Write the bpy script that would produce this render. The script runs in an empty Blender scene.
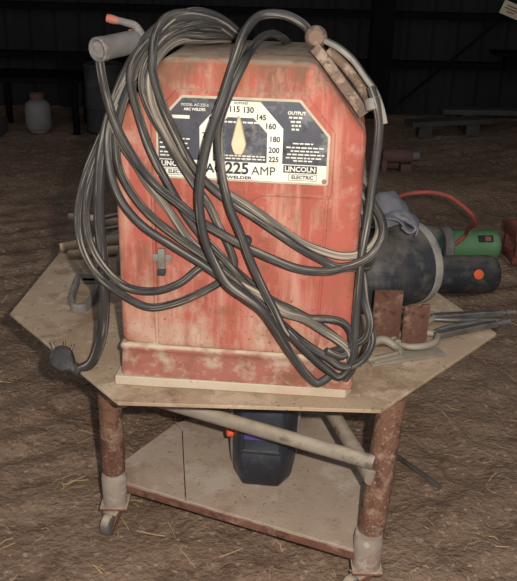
import bpy, bmesh, math, random
from mathutils import Vector, Matrix, noise
random.seed(7)
PI = math.pi
scene = bpy.context.scene
col = scene.collection
CABLES={}
CABLES['cord']=[(-0.3587,1.4675,0.4403),(-0.3372,1.4656,0.4534),(-0.3201,1.459,0.4846),(-0.303,1.4475,0.544),(-0.2927,1.4315,0.6527),(-0.2934,1.4215,0.7826),(-0.2869,1.4209,0.8722),(-0.2738,1.4248,0.9359),(-0.2573,1.4334,0.9867),(-0.2318,1.4512,1.0457),(-0.1995,1.4784,1.0935),(-0.1542,1.5145,1.123),(-0.0978,1.5698,1.1147),(-0.0562,1.6464,1.0798),(-0.0474,1.7661,1.0398)]
CABLES['electrode']=[(-0.2802,1.4304,1.0687),(-0.2752,1.4149,1.043),(-0.269,1.4093,1.0109),(-0.2514,1.4007,0.9537),(-0.2209,1.39,0.8997),(-0.1811,1.3804,0.8536),(-0.1444,1.3741,0.8258),(-0.1075,1.3698,0.7971),(-0.0668,1.3662,0.7735),(-0.0277,1.3627,0.7534),(0.0189,1.3626,0.7321),(0.0729,1.3598,0.7137),(0.1243,1.3553,0.7132),(0.1584,1.3623,0.719),(0.1817,1.3763,0.7122),(0.1995,1.4028,0.7062),(0.2123,1.4418,0.7194)]
CABLES['ground']=[(0.1777,1.3846,1.0297),(0.186,1.3689,1.0065),(0.1934,1.3692,0.9769),(0.1942,1.3711,0.9292),(0.1918,1.3713,0.8733),(0.1881,1.3697,0.8071),(0.1813,1.3622,0.7463),(0.1804,1.3623,0.6848),(0.1796,1.3594,0.6166),(0.18,1.3495,0.5705),(0.1739,1.3482,0.5231),(0.1551,1.3515,0.5016),(0.1335,1.3502,0.5166),(0.1122,1.3527,0.5336),(0.0831,1.3537,0.5614),(0.0484,1.3533,0.5995),(0.0072,1.3556,0.6355),(-0.0408,1.3639,0.672),(-0.0973,1.373,0.7095),(-0.1553,1.3821,0.7428),(-0.2093,1.3909,0.7761),(-0.2426,1.3959,0.8127),(-0.261,1.3995,0.8533),(-0.2689,1.4083,0.9045),(-0.267,1.4192,0.9477),(-0.2497,1.4327,0.999),(-0.2247,1.4505,1.0477),(-0.1853,1.4772,1.1006),(-0.1382,1.5332,1.1303),(-0.0947,1.5795,1.1227),(-0.0525,1.6461,1.0874),(-0.0392,1.7653,1.0441)]
CABLES['double']=[(0.209,1.3668,0.6018),(0.212,1.3575,0.5736),(0.1949,1.348,0.5406),(0.1627,1.3486,0.5247),(0.1299,1.3489,0.5445),(0.0903,1.3547,0.5673),(0.0598,1.3572,0.5919),(0.0221,1.3643,0.6239),(-0.0153,1.3717,0.6576),(-0.0634,1.38,0.6961),(-0.1036,1.3856,0.7277),(-0.1507,1.3918,0.7585),(-0.1974,1.3989,0.7944),(-0.2306,1.4039,0.8346),(-0.2509,1.4087,0.8763),(-0.2544,1.411,0.9254),(-0.245,1.4182,0.9727),(-0.2268,1.4357,1.0245),(-0.1987,1.4683,1.0746),(-0.1579,1.5149,1.1111),(-0.1058,1.5805,1.1066),(-0.0563,1.6464,1.0835),(-0.0433,1.7657,1.04)]
CABLES['outer']=[(-0.0454,1.7659,1.0399),(-0.0601,1.6467,1.0834),(-0.1088,1.5707,1.1004),(-0.1677,1.5057,1.1016),(-0.2134,1.4696,1.0539),(-0.2462,1.4424,0.9975),(-0.2794,1.4353,0.9335),(-0.312,1.4282,0.8623),(-0.3318,1.4239,0.7884),(-0.3275,1.4195,0.7244),(-0.3016,1.4142,0.6716),(-0.2592,1.4084,0.6368),(-0.2066,1.4017,0.6125),(-0.1589,1.3965,0.6224),(-0.108,1.392,0.6482),(-0.0693,1.3905,0.6739),(-0.0458,1.3915,0.7037),(-0.0554,1.3943,0.7392),(-0.0738,1.396,0.7763),(-0.0936,1.3977,0.8181),(-0.1184,1.3999,0.8534),(-0.1462,1.4024,0.895),(-0.1735,1.4058,0.9426),(-0.1969,1.4099,0.9857),(-0.2067,1.4148,1.0216),(-0.2004,1.4383,1.0549),(-0.1727,1.4861,1.0933),(-0.1111,1.5509,1.1091),(-0.0579,1.6365,1.09),(-0.0392,1.7653,1.0441)]
CABLES['inner']=[(-0.0432,1.7657,1.0359),(-0.0639,1.6471,1.0777),(-0.1125,1.5711,1.0861),(-0.1644,1.5054,1.0882),(-0.2095,1.4642,1.0445),(-0.2393,1.4418,0.9926),(-0.2684,1.4343,0.9375),(-0.299,1.427,0.8666),(-0.3167,1.4226,0.793),(-0.311,1.414,0.7347),(-0.2839,1.4036,0.6883),(-0.2435,1.396,0.6547),(-0.1912,1.3913,0.6501),(-0.1445,1.3892,0.6683),(-0.1023,1.3915,0.7021),(-0.0678,1.3934,0.7102),(-0.016,1.3898,0.6717),(0.0253,1.3841,0.6413),(0.0683,1.3763,0.6238),(0.1079,1.3733,0.6019),(0.1424,1.3689,0.5783),(0.1676,1.3634,0.5548),(0.1801,1.3552,0.5237),(0.1674,1.358,0.4941)]
CABLES['arch']=[(0.0841,1.4632,1.0923),(0.0689,1.4947,1.1153),(0.0337,1.5079,1.1316),(-0.0065,1.5115,1.1303),(-0.033,1.4636,1.109),(-0.0472,1.3946,1.0742),(-0.066,1.3511,1.0129),(-0.0918,1.3464,0.9359),(-0.1035,1.3434,0.8679),(-0.1037,1.3434,0.8202),(-0.0951,1.3426,0.7699),(-0.0793,1.3412,0.73),(-0.056,1.3372,0.6906),(-0.0218,1.3341,0.6658),(0.0071,1.3315,0.6444),(0.0316,1.3362,0.6073),(0.0533,1.3482,0.5654),(0.0753,1.3565,0.5284),(0.0996,1.3615,0.4944),(0.1153,1.3601,0.4828),(0.1319,1.3611,0.4913),(0.147,1.3712,0.5034)]
CABLES['hook']=[(0.0564,1.7568,1.0395),(0.0385,1.648,1.0746),(0.0164,1.5998,1.09),(-0.0057,1.5515,1.0891),(-0.0241,1.4829,1.0739),(-0.0351,1.3815,1.0619),(-0.0505,1.3648,1.0303),(-0.0649,1.364,0.9943),(-0.073,1.3648,0.9641),(-0.0727,1.3627,0.9241),(-0.0654,1.3581,0.8736),(-0.0527,1.3529,0.8258),(-0.0348,1.3493,0.784),(-0.0164,1.3457,0.7357),(0.006,1.3447,0.6853),(0.0288,1.3457,0.6406),(0.0523,1.3511,0.5926),(0.0838,1.3695,0.5597),(0.1149,1.3722,0.5382),(0.1439,1.366,0.5485),(0.1751,1.3539,0.5682),(0.1976,1.3404,0.5919),(0.2022,1.3381,0.6233),(0.1945,1.353,0.6519),(0.1925,1.3833,0.6744),(0.1908,1.4236,0.7058)]
CABLES['grey']=[(-0.0411,1.7655,1.036),(-0.0564,1.6464,1.0909),(-0.1058,1.5805,1.1118),(-0.1426,1.5236,1.1293),(-0.1715,1.496,1.1241),(-0.1863,1.4572,1.0992),(-0.1877,1.4221,1.0705),(-0.1854,1.3989,1.0443),(-0.174,1.3938,1.0043),(-0.1477,1.3895,0.9417),(-0.1171,1.3868,0.8856),(-0.0857,1.384,0.8516),(-0.0504,1.3808,0.8263),(-0.0113,1.3774,0.8028),(0.0336,1.3734,0.7738),(0.0717,1.37,0.7498),(0.108,1.3667,0.7311),(0.1405,1.3619,0.7187),(0.1744,1.3528,0.7308),(0.2009,1.3525,0.7523),(0.2163,1.3662,0.7777),(0.216,1.3913,0.7989),(0.2041,1.4225,0.8167),(0.1931,1.4636,0.8325)]
CABLES['pale']=[(-0.0369,1.7651,1.0321),(-0.0716,1.6478,1.0719),(-0.117,1.5815,1.0778),(-0.1574,1.5048,1.0816),(-0.1813,1.4366,1.0623),(-0.1921,1.4095,1.0327),(-0.1876,1.4051,0.9902),(-0.1628,1.4019,0.9351),(-0.1285,1.3978,0.8824),(-0.0969,1.395,0.8589),(-0.0509,1.3909,0.836),(-0.0081,1.3871,0.8108),(0.0371,1.3841,0.7796),(0.0754,1.3807,0.7555),(0.1117,1.3775,0.7424),(0.1476,1.3743,0.7351),(0.1798,1.3764,0.739),(0.2023,1.3925,0.749),(0.2156,1.4114,0.7695),(0.2137,1.4417,0.7939),(0.2002,1.483,0.8155)]
CABLES['front']=[(-0.0347,1.7649,1.0282),(-0.0755,1.6481,1.068),(-0.1222,1.6021,1.0935),(-0.1676,1.5057,1.1083),(-0.2077,1.4591,1.0787),(-0.2271,1.4307,1.042),(-0.2234,1.4103,1.0119),(-0.2116,1.4012,0.97),(-0.1936,1.3956,0.9148),(-0.1665,1.3912,0.8617),(-0.1337,1.3882,0.8033),(-0.1037,1.3876,0.7613),(-0.064,1.3881,0.7182),(-0.0213,1.3843,0.6719),(0.0217,1.3784,0.6377),(0.0461,1.3743,0.6221),(0.0853,1.3728,0.6117),(0.1278,1.373,0.6108),(0.1575,1.3708,0.6045),(0.1736,1.3692,0.5832),(0.1727,1.3624,0.5596),(0.1598,1.3525,0.5456),(0.1271,1.3459,0.5584)]
CABLES['slack']=[(-0.0304,1.7646,1.0243),(-0.0833,1.6488,1.0715),(-0.1272,1.5724,1.1103),(-0.1771,1.4965,1.1056),(-0.219,1.4601,1.055),(-0.2518,1.4329,0.9904),(-0.2594,1.4185,0.9585),(-0.2457,1.4102,0.9223),(-0.2169,1.4057,0.8798),(-0.2019,1.4053,0.8532),(-0.169,1.4034,0.8106),(-0.1263,1.3996,0.7488),(-0.0898,1.3954,0.7147),(-0.0414,1.38,0.679),(0.0067,1.3738,0.6533),(0.0458,1.3642,0.6266),(0.0845,1.3588,0.6162),(0.1186,1.3589,0.5948),(0.1491,1.3576,0.5758),(0.1705,1.3561,0.5565),(0.1783,1.3554,0.5236)]
HOLD=[(-0.2783, 1.4051, 1.0767), (-0.2178, 1.4951, 1.0845), [(-0.2072, 1.4791, 1.0731), (-0.2136, 1.4797, 1.093), (-0.2253, 1.4807, 1.1092), (-0.2444, 1.4824, 1.1151), (-0.2722, 1.4849, 1.1208)], [(-0.2513, 1.483, 1.1166), (-0.2601, 1.4838, 1.1179), (-0.267, 1.4844, 1.1194), (-0.274, 1.485, 1.1208)], [(-0.2088, 1.4792, 1.0764), (-0.2172, 1.48, 1.0895), (-0.2276, 1.4809, 1.0958), (-0.2363, 1.4817, 1.0972)]]
CLAMP={'low': [(0.0855, 1.4531, 1.0868), (0.1051, 1.4463, 1.065), (0.1337, 1.4337, 1.0307), (0.1598, 1.4164, 1.0006), (0.1717, 1.4053, 0.9843)], 'up': [(0.0996, 1.4418, 1.0982), (0.1233, 1.4347, 1.0882), (0.1493, 1.4273, 1.0686), (0.172, 1.4153, 1.0412), (0.1884, 1.3988, 1.0211), (0.1984, 1.3828, 0.9977), (0.2046, 1.3772, 0.9755)], 'ball': (0.0871, 1.463, 1.1006), 'spring': [(0.1079, 1.4511, 1.081), (0.1326, 1.4439, 1.061), (0.1571, 1.4317, 1.035), (0.1766, 1.4048, 1.0098)], 'wrap': (0.182, 1.3762, 1.0051), 'wrapdir': [-0.0078, 0.0087, 0.0279]}
CAP={'c': (0.2931, 1.8, 0.6692), 'bill': [(0.2766, 1.76, 0.6936), (0.3013, 1.75, 0.7021), (0.329, 1.75, 0.6912), (0.3554, 1.76, 0.6675), (0.3521, 1.76, 0.6555)], 'band': [(0.2613, 1.74, 0.6856), (0.2796, 1.72, 0.6996), (0.3065, 1.72, 0.6934), (0.3214, 1.72, 0.6753)], 'loop': [(0.3, 1.74, 0.7006), (0.3287, 1.72, 0.6917), (0.3434, 1.72, 0.6759), (0.3311, 1.72, 0.6663), (0.314, 1.73, 0.6764)]}
FLASH=132.0; AMB=.48; EXPOSURE=0.0
# ------------------------------------------------------------------ helpers
def V(*a): return Vector(a)

def link(name, bm, mat, parent=None, smooth=True, angle=40, label=None):
    me = bpy.data.meshes.new(name)
    bmesh.ops.recalc_face_normals(bm, faces=bm.faces)
    bm.to_mesh(me); bm.free()
    o = bpy.data.objects.new(name, me)
    col.objects.link(o)
    if mat: me.materials.append(mat)
    if smooth:
        for p in me.polygons: p.use_smooth = True
        try: me.set_sharp_from_angle(angle=math.radians(angle))
        except Exception: pass
    if parent: o.parent = parent
    if label: o['label'] = label
    return o

def tag(o, label, cat, group=None, kind=None):
    o['label'] = label; o['category'] = cat
    if group: o['group'] = group
    if kind: o['kind'] = kind
    return o

def struct(o, label=None):
    o['kind'] = 'structure'
    if label: o['label'] = label
    return o

def empty(name, loc, rz=0.0):
    e = bpy.data.objects.new(name, None); e.empty_display_size = .05
    col.objects.link(e); e.location = loc; e.rotation_euler = (0, 0, rz)
    return e

def box(bm, c, s, rot=None, bev=0.0):
    r = bmesh.ops.create_cube(bm, size=1.0)
    vs = r['verts']
    bmesh.ops.scale(bm, vec=s, verts=vs)
    if bev > 0:
        es = list({e for v in vs for e in v.link_edges})
        g = bmesh.ops.bevel(bm, geom=es, offset=bev, segments=2, profile=.6, affect='EDGES')
        vs = list({v for f in g['faces'] for v in f.verts} | {v for v in vs if v.is_valid})
    M = Matrix.Translation(c)
    if rot is not None: M = M @ rot
    bmesh.ops.transform(bm, matrix=M, verts=vs)
    return vs

def catmull(pts, step):
    pts = [Vector(p) for p in pts]
    P = [pts[0]*2-pts[1]] + pts + [pts[-1]*2-pts[-2]]
    out = []
    for i in range(1, len(P)-2):
        p0, p1, p2, p3 = P[i-1], P[i], P[i+1], P[i+2]
        # centripetal parameterisation keeps the curve free of loops
        t0 = 0.0
        t1 = t0 + max((p1-p0).length, 1e-5)**.5
        t2 = t1 + max((p2-p1).length, 1e-5)**.5
        t3 = t2 + max((p3-p2).length, 1e-5)**.5
        n = max(2, int((p2-p1).length/step))
        for k in range(n):
            t = t1 + (t2-t1)*k/n
            A1 = p0*((t1-t)/(t1-t0)) + p1*((t-t0)/(t1-t0))
            A2 = p1*((t2-t)/(t2-t1)) + p2*((t-t1)/(t2-t1))
            A3 = p2*((t3-t)/(t3-t2)) + p3*((t-t2)/(t3-t2))
            B1 = A1*((t2-t)/(t2-t0)) + A2*((t-t0)/(t2-t0))
            B2 = A2*((t3-t)/(t3-t1)) + A3*((t-t1)/(t3-t1))
            out.append(B1*((t2-t)/(t2-t1)) + B2*((t-t1)/(t2-t1)))
    out.append(pts[-1])
    return out

def tube(bm, pts, r, sides=10, step=None, caps=True, smooth=True):
    """sweep a round section along pts; r a number or a list of radii (one per given point)"""
    if smooth and len(pts) > 2:
        path = catmull(pts, step or .008)
    else:
        path = [Vector(p) for p in pts]
    n = len(path)
    if isinstance(r, (list, tuple)):
        m = len(r)-1
        rr = []
        for i in range(n):
            f = i/(n-1)*m; a = min(int(f), m-1); rr.append(r[a]+(r[a+1]-r[a])*(f-a))
    else: rr = [r]*n
    uv = bm.loops.layers.uv.verify()
    T = (path[1]-path[0]).normalized()
    N = T.orthogonal().normalized()
    rings, dist, ds = [], 0.0, []
    for i in range(n):
        if i == 0: t = path[1]-path[0]
        elif i == n-1: t = path[-1]-path[-2]
        else: t = path[i+1]-path[i-1]
        t.normalize()
        N = (N - t*N.dot(t)).normalized()
        B = t.cross(N)
        rings.append([bm.verts.new(path[i] + (N*math.cos(2*PI*k/sides)+B*math.sin(2*PI*k/sides))*rr[i]) for k in range(sides)])
        if i: dist += (path[i]-path[i-1]).length
        ds.append(dist)
    for i in range(n-1):
        for k in range(sides):
            k2 = (k+1) % sides
            f = bm.faces.new((rings[i][k], rings[i][k2], rings[i+1][k2], rings[i+1][k]))
            for lp, q in zip(f.loops, ((k, i), (k+1, i), (k+1, i+1), (k, i+1))):
                lp[uv].uv = (q[0]/sides, ds[q[1]])
    if caps:
        bm.faces.new(rings[0][::-1]); bm.faces.new(rings[-1])

def lathe(bm, prof, a, axis, sides=40):
    """revolve prof [(along, radius)] about the axis through a"""
    axis = Vector(axis).normalized(); a = Vector(a)
    N = axis.orthogonal().normalized(); B = axis.cross(N)
    rings = []
    for (h, r) in prof:
        if r < 1e-6: rings.append([bm.verts.new(a+axis*h)])
        else: rings.append([bm.verts.new(a+axis*h+(N*math.cos(2*PI*k/sides)+B*math.sin(2*PI*k/sides))*r) for k in range(sides)])
    for A, C in zip(rings, rings[1:]):
        for k in range(sides):
            k2 = (k+1) % sides
            if len(A) == 1 and len(C) == 1: continue
            if len(A) == 1: bm.faces.new((A[0], C[k], C[k2]))
            elif len(C) == 1: bm.faces.new((A[k], A[k2], C[0]))
            else: bm.faces.new((A[k], A[k2], C[k2], C[k]))
    if len(rings[0]) > 1: bm.faces.new(rings[0][::-1])
    if len(rings[-1]) > 1: bm.faces.new(rings[-1])

def round_poly(pts, r, seg=5):
    out = []
    n = len(pts)
    for i in range(n):
        p = Vector(pts[i]).to_2d() if len(pts[i]) > 2 else Vector(pts[i])
        a = Vector(pts[i-1]); b = Vector(pts[(i+1) % n])
        da = (a-p); db = (b-p)
        ang = da.angle(db)
        d = min(r/math.tan(ang/2), da.length*.45, db.length*.45)
        q0 = p+da.normalized()*d; q1 = p+db.normalized()*d
        for k in range(seg+1):
            t = k/seg
            out.append((q0*(1-t)**2 + p*2*t*(1-t) + q1*t**2))
    return out

def inset(poly, d):
    n = len(poly); out = []
    area = sum(poly[i].x*poly[(i+1) % n].y-poly[(i+1) % n].x*poly[i].y for i in range(n))
    sg = 1 if area > 0 else -1
    for i in range(n):
        a = (poly[i]-poly[i-1]); b = (poly[(i+1) % n]-poly[i])
        if a.length < 1e-7: a = b
        if b.length < 1e-7: b = a
        na = Vector((-a.y, a.x)).normalized()*sg; nb = Vector((-b.y, b.x)).normalized()*sg
        m = na+nb
        m = m.normalized()/max(.4, m.normalized().dot(na))
        out.append(poly[i]+m*d)
    return out

def loft(bm, polys, cap0=True, cap1=True):
    """polys: list of equal-length lists of 3-D points"""
    R = [[bm.verts.new(p) for p in P] for P in polys]
    n = len(R[0])
    for A, C in zip(R, R[1:]):
        for k in range(n):
            bm.faces.new((A[k], A[(k+1) % n], C[(k+1) % n], C[k]))
    if cap0: bm.faces.new(R[0][::-1])
    if cap1: bm.faces.new(R[-1])

def xz(poly, y): return [V(p.x, y, p.y) for p in poly]
def xy(poly, z): return [V(p.x, p.y, z) for p in poly]

def slab(bm, poly, y0, y1, bev=.001, axis='y'):
    f = xz if axis == 'y' else xy
    s = 1 if y1 > y0 else -1
    loft(bm, [f(inset(poly, bev), y0), f(poly, y0+s*bev), f(poly, y1-s*bev), f(inset(poly, bev), y1)])

def text_bm(bm, s, size, x, z, y, bold=0.0, align='CENTER', sx=1.0, depth=.0005):
    cu = bpy.data.curves.new('lettering', 'FONT')
    cu.body = s; cu.size = size; cu.align_x = align; cu.align_y = 'CENTER'
    cu.offset = bold; cu.extrude = depth; cu.resolution_u = 3
    ob = bpy.data.objects.new('lettering', cu); col.objects.link(ob)
    dg = bpy.context.evaluated_depsgraph_get()
    me = bpy.data.meshes.new_from_object(ob.evaluated_get(dg))
    col.objects.unlink(ob); bpy.data.objects.remove(ob); bpy.data.curves.remove(cu)
    M = Matrix.Translation((x, y, z)) @ Matrix.Rotation(PI/2, 4, 'X') @ Matrix.Diagonal((sx, 1, 1, 1))
    me.transform(M)
    bm.from_mesh(me); bpy.data.meshes.remove(me)

# ------------------------------------------------------------------ materials
def srgb(r, g, b):
    f = lambda c: (c/255/12.92) if c/255 <= .04045 else ((c/255+.055)/1.055)**2.4
    return (f(r), f(g), f(b), 1)

def mat(name, c1, c2, scale=8, rough=.75, metal=0.0, patch=None, patch_scale=12, patch_lo=.55, patch_w=.12,
        streak=None, streak_map=(14, 14, 2), streak_lo=.56, dust=None, dust_lo=.35, dust_hi=.9, bump=.25, bump_scale=90,
        coords='Object', speck=None, speck_scale=120, speck_lo=.62, spec=.3, trans=0.0, detail=6, bdist=.004, wear=()):
    m = bpy.data.materials.new(name); m.use_nodes = True
    nt = m.node_tree; N = nt.nodes; L = nt.links
    bs = N['Principled BSDF']
    tc = N.new('ShaderNodeTexCoord'); src = tc.outputs[coords]
    def nz(sc, det=detail, mp=None, rg=.6, off=0):
        n = N.new('ShaderNodeTexNoise'); n.inputs['Scale'].default_value = sc
        n.inputs['Detail'].default_value = det; n.inputs['Roughness'].default_value = rg
        mm = N.new('ShaderNodeMapping'); mm.inputs['Scale'].default_value = mp or (1, 1, 1)
        mm.inputs['Location'].default_value = (off, off*.7, off*1.3)
        L.new(src, mm.inputs['Vector']); L.new(mm.outputs[0], n.inputs['Vector'])
        return n.outputs['Fac']
    def ramp(fac, lo, hi):
        r = N.new('ShaderNodeMapRange'); r.inputs['From Min'].default_value = lo; r.inputs['From Max'].default_value = hi
        L.new(fac, r.inputs['Value']); return r.outputs[0]
    def mix(a, b, fac):
        x = N.new('ShaderNodeMix'); x.data_type = 'RGBA'
        L.new(fac, x.inputs['Factor'])
        for v, i in ((a, 6), (b, 7)):
            if isinstance(v, tuple): x.inputs[i].default_value = v
            else: L.new(v, x.inputs[i])
        return x.outputs[2]
    c = mix(c1, c2, ramp(nz(scale), .32, .68))
    if streak: c = mix(c, streak, ramp(nz(1.0, 5, streak_map, off=3), streak_lo, streak_lo+.14))
    if patch:
        for i, pc in enumerate(patch if isinstance(patch, list) else [patch]):
            c = mix(c, pc, ramp(nz(patch_scale*(1+.6*i), 7, off=5+4*i, rg=.68), patch_lo, patch_lo+patch_w))
    for i, (wc, z0, z1, amt, mp) in enumerate(wear):   # chipped and rubbed zones near edges: (colour, height where it starts, height where it is worst, amount, grain)
        sp = N.new('ShaderNodeSeparateXYZ'); L.new(tc.outputs['Object'], sp.inputs[0])
        g = ramp(sp.outputs['Z'], z0, z1)
        a = N.new('ShaderNodeMath'); a.operation = 'MULTIPLY_ADD'; L.new(g, a.inputs[0]); a.inputs[1].default_value = amt
        L.new(nz(1.0, 7, mp, .66, off=11+5*i), a.inputs[2])
        c = mix(c, wc, ramp(a.outputs[0], .56, .76))
    if speck: c = mix(c, speck, ramp(nz(speck_scale, 2, off=9), speck_lo, speck_lo+.06))
    if dust:
        g = N.new('ShaderNodeNewGeometry'); sp = N.new('ShaderNodeSeparateXYZ'); L.new(g.outputs['Normal'], sp.inputs[0])
        up = ramp(sp.outputs['Z'], dust_lo, dust_hi)
        nn = ramp(nz(30, 6, off=7), .25, .55)
        mu = N.new('ShaderNodeMath'); mu.operation = 'MULTIPLY'; L.new(up, mu.inputs[0]); L.new(nn, mu.inputs[1])
        c = mix(c, dust, mu.outputs[0])
    L.new(c, bs.inputs['Base Color'])
    bs.inputs['Roughness'].default_value = rough; bs.inputs['Metallic'].default_value = metal
    bs.inputs['Specular IOR Level'].default_value = spec
    if trans: bs.inputs['Transmission Weight'].default_value = trans
    if bump:
        b = N.new('ShaderNodeBump'); b.inputs['Strength'].default_value = bump; b.inputs['Distance'].default_value = bdist
        L.new(nz(bump_scale, 6, off=1), b.inputs['Height']); L.new(b.outputs[0], bs.inputs['Normal'])
    return m

S = srgb
DUST = S(176, 158, 134)
M = {}
M['red'] = mat('faded_red_paint', S(174, 96, 81), S(152, 79, 66), 6, .78, spec=.12, wear=[(S(186, 155, 132), .24, .06, .16, (16, 16, 5)), (S(118, 82, 64), .50, .61, .23, (26, 26, 7)), (S(136, 90, 66), .12, .06, .14, (12, 12, 12))], patch=[S(130, 80, 62), S(180, 146, 126)], patch_scale=8, patch_lo=.53, patch_w=.2,
               streak=S(182, 130, 110), streak_map=(22, 22, 2.2), streak_lo=.50, dust=S(150, 132, 112), dust_lo=.45, dust_hi=.95, bump=.2, bump_scale=110, speck=S(122, 74, 60), speck_scale=150, speck_lo=.66)
M['skirt'] = mat('rusty_red_paint', S(158, 98, 84), S(138, 82, 68), 10, .75, patch=[S(122, 80, 58), S(170, 146, 124)], patch_scale=14, patch_lo=.47, patch_w=.16,
                 streak=S(190, 140, 120), streak_map=(6, 20, 20), dust=S(190, 172, 146), dust_lo=.3, dust_hi=.8, bump=.2)
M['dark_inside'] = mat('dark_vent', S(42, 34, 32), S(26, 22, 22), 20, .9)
M['vent'] = mat('vent_slat_paint', S(120, 110, 104), S(92, 80, 78), 20, .8, dust=DUST)
M['beige'] = mat('plate_border', S(190, 176, 150), S(168, 150, 124), 22, .6, bump=.1)
M['navy_print'] = mat('dark_printed_plate', S(78, 77, 82), S(60, 59, 63), 14, .45, patch=[S(118, 114, 110), S(44, 44, 48)], patch_scale=18, patch_lo=.54, spec=.35, bump=.05)
M['white_print'] = mat('white_printed_plate', S(226, 222, 206), S(206, 198, 178), 16, .5, patch=S(186, 172, 146), patch_scale=24, patch_lo=.58, bump=.05)
M['black_ink'] = mat('black_ink', S(44, 44, 48), S(58, 56, 58), 40, .6, bump=0)
M['pale_ink'] = mat('pale_ink', S(220, 216, 204), S(196, 188, 170), 60, .6, bump=0)
M['pointer'] = mat('tan_pointer', S(208, 190, 158), S(190, 168, 122), 14, .5, bump=.05)
M['rubber'] = mat('dusty_cable_rubber', S(54, 51, 49), S(84, 78, 72), 6, .7, streak=S(156, 143, 126), streak_map=(13, 7, 1), streak_lo=.53, patch=S(40, 38, 37), patch_scale=11, patch_lo=.48, coords='UV', bump=.2, bump_scale=120, bdist=.001, spec=.2)
M['rubber_black'] = mat('black_cable_rubber', S(42, 40, 39), S(64, 60, 56), 6, .55, streak=S(146, 134, 120), streak_map=(10, 6, 1), streak_lo=.54, coords='UV', bump=.15, bump_scale=120, spec=.35, bdist=.001)
M['rubber_pale'] = mat('pale_dusty_cable', S(112, 103, 92), S(82, 76, 70), 6, .75, streak=S(168, 152, 132), streak_map=(11, 6, 1), streak_lo=.48, coords='UV', bump=.2, bump_scale=120, bdist=.001, spec=.2)
M['plug'] = mat('black_plug', S(62, 58, 55), S(48, 45, 43), 30, .6, patch=S(108, 100, 92), patch_scale=40, patch_lo=.56)
M['brass'] = mat('dull_prong', S(190, 172, 140), S(160, 140, 110), 30, .35, .7, bump=.05)
M['holder'] = mat('grey_holder_sleeve', S(112, 106, 101), S(90, 84, 80), 18, .75, patch=S(138, 126, 112), patch_scale=24, bump=.25, spec=.2)
M['holder_red'] = mat('red_grip_rubber', S(168, 90, 74), S(146, 92, 80), 30, .6)
M['clamp'] = mat('rusty_clamp_metal', S(126, 102, 86), S(96, 78, 66), 25, .8, patch=[S(150, 128, 108), S(72, 58, 50)], patch_scale=34, patch_lo=.52, bump=.5)
M['sheet'] = mat('grey_jaw_metal', S(136, 128, 118), S(104, 96, 88), 20, .65, .1, patch=S(112, 86, 68), patch_scale=24, bump=.2)
M['table'] = mat('dusty_table_plate', S(172, 148, 122), S(154, 130, 106), 5, .9, spec=.15, patch=[S(136, 112, 90), S(182, 160, 136)], patch_scale=7, patch_lo=.52, speck=S(112, 90, 72), speck_scale=110, speck_lo=.65, bump=.3, bump_scale=160)
M['shelf'] = mat('dusty_shelf_plate', S(178, 156, 136), S(160, 138, 118), 4, .9, spec=.15, patch=[S(148, 120, 98), S(184, 166, 148)], patch_scale=5, patch_lo=.53, speck=S(134, 112, 94), speck_scale=100, speck_lo=.65, bump=.25, bump_scale=120)
M['rust'] = mat('rusted_steel', S(128, 88, 72), S(102, 68, 54), 14, .9, spec=.15, patch=[S(148, 118, 100), S(84, 58, 46)], patch_scale=26, patch_lo=.53, dust=DUST, dust_lo=.6, bump=.35, bump_scale=140)
M['rust_leg'] = mat('rusted_pipe', S(122, 88, 70), S(98, 67, 53), 14, .9, spec=.15, patch=[S(144, 119, 100), S(80, 56, 45)], patch_scale=26, patch_lo=.51, speck=S(142, 120, 103), speck_scale=150, speck_lo=.62, bump=.4, bump_scale=140)
M['rust_bright'] = mat('reddish_rust_plate', S(104, 72, 59), S(84, 58, 48), 18, .9, spec=.12, patch=[S(130, 100, 84), S(72, 50, 42)], patch_scale=24, patch_lo=.52, bump=.25)
M['sleeve'] = mat('pale_weld_burnt_pipe', S(156, 142, 128), S(134, 116, 100), 12, .85, spec=.15, patch=[S(136, 100, 80), S(172, 160, 148)], patch_scale=18, patch_lo=.54, bump=.3)
M['pipe'] = mat('dusty_grey_pipe', S(146, 134, 119), S(126, 113, 98), 10, .85, spec=.15, patch=[S(132, 102, 82), S(100, 88, 76)], patch_scale=14, patch_lo=.55, dust=S(166, 150, 130), bump=.3)
M['wheel'] = mat('caster_rubber', S(108, 102, 94), S(80, 74, 68), 20, .8, dust=DUST)
M['board'] = mat('cream_board', S(190, 174, 151), S(174, 154, 130), 9, .85, streak=S(188, 150, 126), streak_map=(5, 30, 30), streak_lo=.58, patch=S(206, 160, 140), patch_scale=9, patch_lo=.62, bump=.3, speck=S(160, 134, 104), speck_lo=.68)
M['helmet'] = mat('glossy_dark_helmet', S(44, 47, 54), S(32, 34, 39), 8, .34, patch=S(74, 74, 76), patch_scale=9, patch_lo=.54, patch_w=.25, spec=.5, dust=S(110, 100, 92), dust_lo=.7, bump=.06)
M['helmet_edge'] = mat('dusty_helmet_rim', S(132, 124, 118), S(96, 90, 90), 16, .7, bump=.2)
M['lens'] = mat('purple_welding_lens', S(84, 72, 132), S(64, 56, 108), 10, .2, spec=.5, bump=0)
M['orange'] = mat('orange_plastic', S(246, 108, 56), S(232, 96, 48), 10, .5, bump=.05)
M['navy'] = mat('scuffed_navy_paint', S(50, 50, 53), S(38, 38, 42), 9, .55, patch=[S(80, 74, 68), S(108, 99, 90)], patch_scale=8, patch_lo=.50, patch_w=.24, dust=S(124, 112, 98), dust_lo=.6, dust_hi=1.15, bump=.25)
M['rim'] = mat('dusty_grey_rim', S(146, 138, 128), S(112, 104, 98), 18, .7, patch=S(92, 88, 88), patch_scale=22, bump=.25)
M['green'] = mat('green_cylinder_paint', S(102, 142, 94), S(92, 126, 84), 8, .4, patch=S(132, 146, 118), patch_scale=14, patch_lo=.56, spec=.5, bump=.08)
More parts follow.
